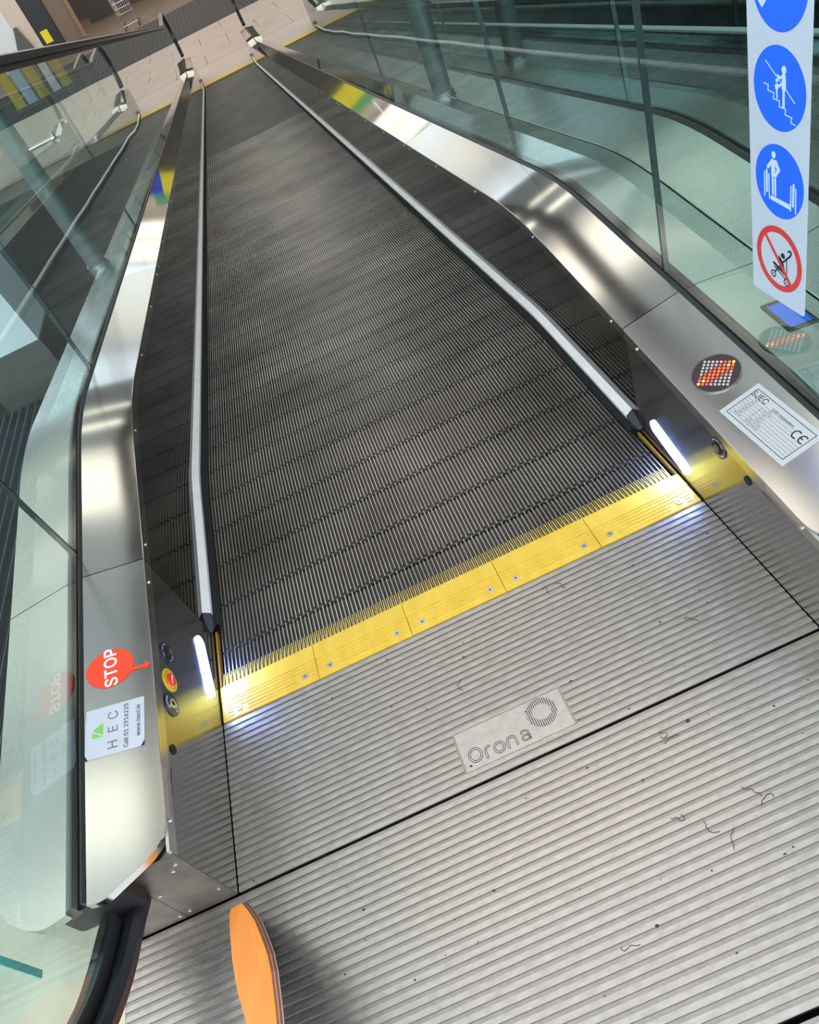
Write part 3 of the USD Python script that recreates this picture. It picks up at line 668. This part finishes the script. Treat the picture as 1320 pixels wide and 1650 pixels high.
tor = pg([(-.29, .55), (-.14, .54), (-.08, .50), (-.10, .13), (-.29, .12)], z).difference(pg([(-.21, .40), (-.12, .30), (-.18, .22), (-.14, .18), (-.08, .27), (-.08, .36)], z, .0))
put(unary_union([affinity.scale(dot((-.21, .69), z, .08), 1, 1.15), ln([(-.45, .31), (-.27, .51)], z, .05), tor, ln([(-.12, .52), (0, .34), (-.12, .18)], z, .05), ln([(-.255, .07), (-.245, -.39)], z, .035), ln([(-.15, .06), (-.14, -.40)], z, .035),
    pg([(-.33, -.46), (.45, -.48), (.45, -.60), (-.33, -.56)], z, .01), ln([(-.6, .13), (-.6, -.55)], z, .02), ln([(-.505, .20), (-.5, -.38)], z, .035), ln([(-.41, .12), (-.4, -.56)], z, .02),
    ln([(.5, .05), (.49, -.63)], z, .02), ln([(.6, .11), (.59, -.47)], z, .035), ln([(.69, .03), (.69, -.65)], z, .02)]), 'sign_pale', 'figure', d3, .0006, 'pale person between handrails')
z = .478
buggy = unary_union([dot((.18, .18), z, .085), ln([(.13, -.07), (.50, .30), (.54, .40), (.48, .45), (.41, .40)], z, .028), pg([(.01, .11), (.17, -.02), (.27, -.37), (.08, -.17)], z), ln([(-.21, -.19), (.06, -.30)], z, .045), pg([(-.05, -.26), (.06, -.18), (.27, -.40)], z),
    ln([(-.19, -.30), (.30, -.51)], z, .018), ln([(.03, -.21), (-.18, -.47)], z, .025), ln([(.34, .1), (.35, -.28), (.33, -.50)], z, .014),
    dot((-.24, -.55), z, .115).difference(dot((-.24, -.55), z, .08)), dot((-.24, -.55), z, .025), dot((.34, -.61), z, .115).difference(dot((.34, -.61), z, .08)), dot((.34, -.61), z, .025)])
put(buggy, 'print_black', 'pushchair', sign, .0003, 'black pushchair pictogram')
rr = sg.Point(.002, z).buffer(RD, 40); rin = sg.Point(.002, z).buffer(RD * .82, 40)
put(unary_union([rr.difference(rin), ln([(-.60, .60), (.62, -.70)], z, .05).intersection(rr)]), 'sign_red', 'prohibition_ring', sign, .0006, 'red ring with a diagonal bar')

# ------------------------------------------------------------------ posts on the outer decking
for s, lab in ((1, 'round grey post standing on the outer decking, seen through the right glass'), (-1, 'round grey post standing on the outer decking, seen through the left glass')):
    x, y = s * .800, 2.36; zb = deck(y) + .004
    t = thing('round_post', lab, 'post', loc=(x, y, zb))
    obj('post_shaft', cyl((x, y, zb), (x, y, ZC - .002), .040, 28), 'post_grey', t, smooth=40)
    obj('collar', cyl((x, y, zb - .01), (x, y, zb + .026), .048, 28), 'lip_steel', t, smooth=40)
    if s < 0:
        b = obj('bracket', cyl((x, y, .64), (x + .135, y + .0, .64), .009, 14), 'chrome', t, smooth=40)
        obj('bracket_disc', cyl((x + .135, y, .64), (x + .148, y, .64), .020, 18), 'chrome', b, smooth=40)

# ------------------------------------------------------------------ orange board on the floor plate
P0 = np.array((-.522, -.444, .006)); kk = .032 / 1.117; Pn = P0 + kk * (np.array(EYE) - P0); sc = 1 - kk
n_ = np.array((-.75, 0, .66)); n_ /= np.linalg.norm(n_); u_ = np.array((.66, 0, .75)); u_ /= np.linalg.norm(u_)
if n_ @ (np.array(EYE) - Pn) < 0: n_ = -n_
outl = [(.048, .074), (-.020, .098), (-.033, .094), (-.038, .072), (-.038, .029), (-.030, -.002), (-.020, -.026), (.007, -.069), (.030, -.10), (.06, -.135), (.10, -.165), (.14, -.175), (.157, -.150), (.160, -.11), (.160, -.07), (.153, -.045), (.142, -.027), (.111, .017), (.077, .050)]
pl = sg.Polygon([(a * sc, b * sc) for a, b in outl])
t = thing('board', 'orange painted plywood board with a rounded layered edge, tilted on the floor plate', 'board', loc=Pn)
layers = [('orange_face', 'orange_paint', .0, .0012, 'orange painted face'), ('edge_layer', 'ply_brown', .0012, .0045, None), ('edge_layer', 'ply_pink', .0045, .0056, None), ('edge_layer', 'ply_dark', .0056, .0092, None), ('edge_layer', 'ply_pink', .0092, .0106, None), ('back_face', 'black_cap', .0106, .0112, 'dark back face')]
for nm, mt, a, b, lab in layers:
    obj(nm, frame(extr(pl, b - a), Pn - n_ * b, u_, np.cross(n_, u_) if (np.cross(n_, u_) @ np.array((0, 1, 0))) > 0 else np.array((0, 1., 0)), n_), mt, t, lab)

# glass barrier panel left of the newel
t = thing('barrier_panel', 'thick clear glass barrier panel with a teal edge at the bottom left corner', 'glass panel', loc=(-.80, -.37, .1))
obj('glass_sheet', box(-1.9, -.7985, -.376, -.364, .10, 1.05), 'barrier_glass', t)
obj('cut_edge', box(-.7985, -.7965, -.376, -.364, .10, 1.05), 'glass_edge', t, label='teal cut edge')
for x in (-1.2, -1.8):
    obj('clamp', box(x - .025, x + .025, -.385, -.355, -.003, .14), 'lip_steel', t)

# ------------------------------------------------------------------ lower level
ZL = ZB
lt = thing('landing_plate', 'pale metal landing strip beyond the yellow line at the lower end', 'floor plate', loc=(0, 15.4, ZL))
obj('strip', box(-9, 6.5, YE + .25, 16.2, ZL - .05, ZL), 'landing_strip', lt)
lc = thing('lower_comb', 'thin yellow comb line across the lower end of the belts', 'comb plate', loc=(0, YE, ZL))
for cx_, a, b in ((0, -.511, .511), (CX2, CX2 - .511, CX2 + .511)):
    obj('comb_segment', box(a, b, YE - .02, YE + .248, ZL - .02, ZL + .004), 'comb_yellow', lc)
fl = struct('floor_lower', box(-14, 9, -3.0, 40, ZL - .30, ZL - .052), 'brown_floor')
tiles = thing('tiled_floor', 'pale beige floor tiles at the foot of the walk', 'tiled floor', kind='structure', loc=(0, 18, ZL))
xs = np.arange(-6.3, 4.6, 1.2); ysr = np.linspace(16.21, 20.88, 5)
for j in range(4):
    for i, x in enumerate(xs):
        xo = x + (.6 if j % 2 else 0)
        obj('tile', box(xo + .004, xo + 1.196, ysr[j] + .004, ysr[j + 1] - .004, ZL - .05, ZL - .001 + .0006 * ((i * 7 + j * 3) % 3)), 'landing_tile', tiles)
mt_ = thing('entrance_mat', 'dark ribbed entrance mat beyond the beige tiles', 'mat', loc=(0, 24, ZL))
obj('mat_base', box(-7, 5, 20.9, 27.0, ZL - .05, ZL - .006), 'ribbed_mat', mt_)
obj('mat_ribs', cat([box(x, x + .06, 20.9, 27.0, ZL - .007, ZL + .004) for x in np.arange(-7, 5, .12)]), 'ribbed_mat', mt_, kind='stuff')
# orange brush tufts on the lower newels
for s, lab in ((-1, 'left'), (1, 'right')):
    solo('brush_tuft', trimesh.convex.convex_hull(np.array([(s * a, b, c) for a in (.487, .512) for b, c in ((YE + .26, ZL + .02), (YE + .26, ZL + .09), (YE + .38, ZL + .04))])), 'orange_brush', 'small orange end piece on the %s deflector rail at the lower end' % lab, 'end piece')
# trolley
def trolley(x, y):
    z = ZL - .05; t = thing('shopping_trolley', 'empty wire shopping trolley standing beyond the dark mat', 'trolley', loc=(x, y, z))
    bars = []
    for k in np.linspace(0, 1, 8):
        bars += [cyl((x - .27 + .05 * k, y - .4 + .8 * k, z + .45), (x - .27 + .05 * k, y - .4 + .8 * k, z + .95), .006, 6), cyl((x + .27 - .05 * k, y - .4 + .8 * k, z + .45), (x + .27 - .05 * k, y - .4 + .8 * k, z + .95), .006, 6)]
    for k in np.linspace(0, 1, 9):
        bars += [cyl((x - .27 + .54 * k, y - .4, z + .45), (x - .27 + .54 * k, y - .4, z + .95), .006, 6), cyl((x - .27 + .54 * k, y - .4, z + .45), (x - .22 + .44 * k, y + .4, z + .45), .006, 6)]
    for h in (.45, .6, .75, .95):
        bars += [cyl((x - .27, y - .4, z + h), (x + .27, y - .4, z + h), .008, 6), cyl((x - .27, y - .4, z + h), (x - .22, y + .4, z + h), .008, 6), cyl((x + .27, y - .4, z + h), (x + .22, y + .4, z + h), .008, 6)]
    obj('wire_basket', cat(bars), 'chrome', t)
    obj('chassis', cat([cyl((x - .26, y - .42, z + .95), (x - .26, y - .45, z + .12), .014, 8), cyl((x + .26, y - .42, z + .95), (x + .26, y - .45, z + .12), .014, 8), cyl((x - .26, y - .45, z + .12), (x - .2, y + .45, z + .16), .014, 8), cyl((x + .26, y - .45, z + .12), (x + .2, y + .45, z + .16), .014, 8), cyl((x - .26, y - .45, z + .14), (x + .26, y - .45, z + .14), .014, 8)]), 'chrome', t)
    obj('handle', cyl((x - .28, y - .5, z + 1.0), (x + .28, y - .5, z + 1.0), .018, 10), 'black_cap', t)
    for sx in (-1, 1):
        for sy in (-1, 1):
            obj('wheel', cyl((x + sx * .24 - .014, y + sy * .43, z + .06), (x + sx * .24 + .014, y + sy * .43, z + .06), .06, 14), 'black_cap', t)
trolley(-2.15, 28.5)
# shop front at the far end
sf = thing('shop_front', 'dark framed shop front with a yellow notice at the far end of the hall', 'shop front', loc=(-5.3, 33, ZL))
obj('pale_pier', box(-6.35, -5.72, 32.9, 33.3, ZL - .05, 3.4), 'pale_wall', sf)
obj('white_panel', box(-9.0, -6.36, 32.9, 33.3, ZL - .05, 3.4), 'white_wall', sf)
obj('grey_panel', trimesh.convex.convex_hull(np.array([(a, b, c) for b in (32.80, 32.88) for a, c in ((-6.85, ZL - .05), (-5.95, ZL - .05), (-6.30, -.42), (-6.20, -.42))])), 'grey_plinth', sf)
obj('door_frame', cat([box(-5.70, -4.97, 32.95, 33.1, ZL - .05, 1.2)]), 'black_frame', sf)
obj('notice', box(-5.58, -5.30, 32.92, 32.945, -1.25, -.85), 'banner_yellow', sf, label='yellow notice')
obj('brown_panel', box(-4.95, -4.3, 33.0, 33.2, ZL - .05, 2.4), 'brown_wall', sf)
obj('wood_post', box(-4.28, -4.14, 32.9, 33.1, ZL - .05, 2.4), 'wood_brown', sf)
obj('dark_recess', box(-4.12, 5.0, 36.0, 36.2, ZL - .05, 1.6), 'dark_wall', sf)
x, y = 0.0, 17.0
t = thing('hanging_banner', 'yellow, blue and green banner hanging above the foot of the walk', 'banner', loc=(x, y, .8))
obj('yellow_field', box(-.55, .35, y, y + .03, .48, .90), 'banner_yellow', t); obj('blue_field', box(.352, .75, y, y + .03, .48, .90), 'banner_blue', t); obj('blue_field', box(-.95, -.552, y, y + .03, .48, .90), 'banner_blue', t)
obj('green_field', box(-.6, .5, y, y + .03, .902, 1.12), 'banner_green', t)
obj('hanger', cat([cyl((-.4, y + .015, 1.10), (-.4, y + .015, ZC), .006, 6), cyl((.3, y + .015, 1.10), (.3, y + .015, ZC), .006, 6)]), 'chrome', t)
# square pillar and corrugated sheet below the left side
t = thing('square_pillar', 'white square pillar with a dark plinth seen through the left glass', 'pillar', loc=(-2.6, 5.6, ZL))
obj('shaft', box(-2.95, -2.35, 5.3, 5.9, -1.0, ZC - .002), 'white_wall', t); obj('plinth', box(-2.97, -2.33, 5.28, 5.92, ZL - .05, -1.0), 'grey_plinth', t)
t = thing('corrugated_sheet', 'black corrugated sheet below the left outer decking', 'corrugated sheet', loc=(-2, 2, -1.2))
xs = np.arange(-4.4, -.86, .0125)
prof_ = [(float(x), -1.30 + .012 * math.sin(2 * PI * x / .075)) for x in xs]
obj('sheet', loft(lambda y: prof_ + [(prof_[-1][0], -1.34), (prof_[0][0], -1.34)], [-2.8, 4.9]), 'corrugated_black', t, smooth=50)
t = thing('display_stand', 'yellow and white display panels standing on the dark mat, seen through the left glass', 'display stand', loc=(-4.4, 22, ZL))
obj('base_plate', box(-5.35, -3.65, 21.9, 22.2, ZL + .0045, ZL + .09), 'grey_plinth', t)
for k, (a, m_) in enumerate(((-5.3, 'button_yellow'), (-4.97, 'sign_pale'), (-4.64, 'button_yellow'), (-4.31, 'print_white'), (-3.98, 'button_yellow'))):
    obj('display_panel', box(a, a + .26, 22.0, 22.06, ZL + .09, ZL + .95), m_, t)
solo('dark_carpet', box(-7.0, -.83, 4.95, 13.5, ZL - .051, ZL - .04), 'dark_carpet_pile', 'very dark carpet on the lower floor beside the walk, left of the outer decking', 'carpet')
# ------------------------------------------------------------------ shell
struct('ceiling', box(-14, 9, -3.2, 40, ZC, ZC + .2), 'ceiling_paint')
for i, (y, w_, d_, s_, c_) in enumerate(LAMPS):
    t = thing('ceiling_light', LAMP_LABELS[i], 'ceiling light', loc=(.8, y, ZC))
    obj('diffuser', box(-.9 - w_ / 2, -.9 + w_ / 2, y - d_ / 2, y + d_ / 2, ZC - .03, ZC - .001), 'ceiling_glow_%d' % i, t)
struct('wall_far', cat([box(-14, 9, 40, 40.2, 2.4, ZC)]), 'pale_wall')
struct('trim_1', box(-14, 9, 39.98, 40.2, ZL - .3, 2.399), 'dark_wall')
struct('wall_right', box(6.5, 6.7, -3.2, 40, -2, ZC), 'brown_wall')
struct('wall_left', cat([box(-14.2, -14, -3.2, 40, -2, -.6), box(-14.2, -14, -3.2, 40, 2.6, ZC)]), 'white_wall')
struct('window_1', box(-14.15, -14.1, -3.2, 40, -.6, 2.6), 'window_glow')
# specks of dirt on the floor plates
sp = []
rg = np.random.default_rng(11)
for k in range(120):
    x, y = rg.uniform(-.5, .8), rg.uniform(-.78, -.01); r = rg.uniform(.0005, .0017)
    if -.343 < y < -.329: continue
    b = trimesh.creation.icosphere(0, r); b.vertices *= (rg.uniform(.7, 2.4), rg.uniform(.7, 1.3), .5); b.apply_translation((x, y, .0004)); sp.append(b)
def strand(px, py, n, step, seed):
    q = np.random.default_rng(seed); a = q.uniform(0, 6); pts = [(px, py, .0008)]
    for _ in range(n):
        a += q.normal(0, .7); pts.append((pts[-1][0] + step * math.cos(a), pts[-1][1] + step * math.sin(a), .0008))
    return tube(pts, .00045, 5)
for k, (px, py) in enumerate([(.20, -.52), (.27, -.50), (.23, -.545), (.16, -.50), (.30, -.53), (.235, -.395), (.21, -.385), (.02, -.62), (.35, -.22), (.19, -.03), (.17, -.05), (-.05, -.16)]):
    sp.append(strand(px, py, 9, .0035, 50 + k))
solo('debris', cat(sp), 'debris_black', 'tiny dark specks of dirt scattered over the ribbed floor plates', 'dirt', kind='stuff')
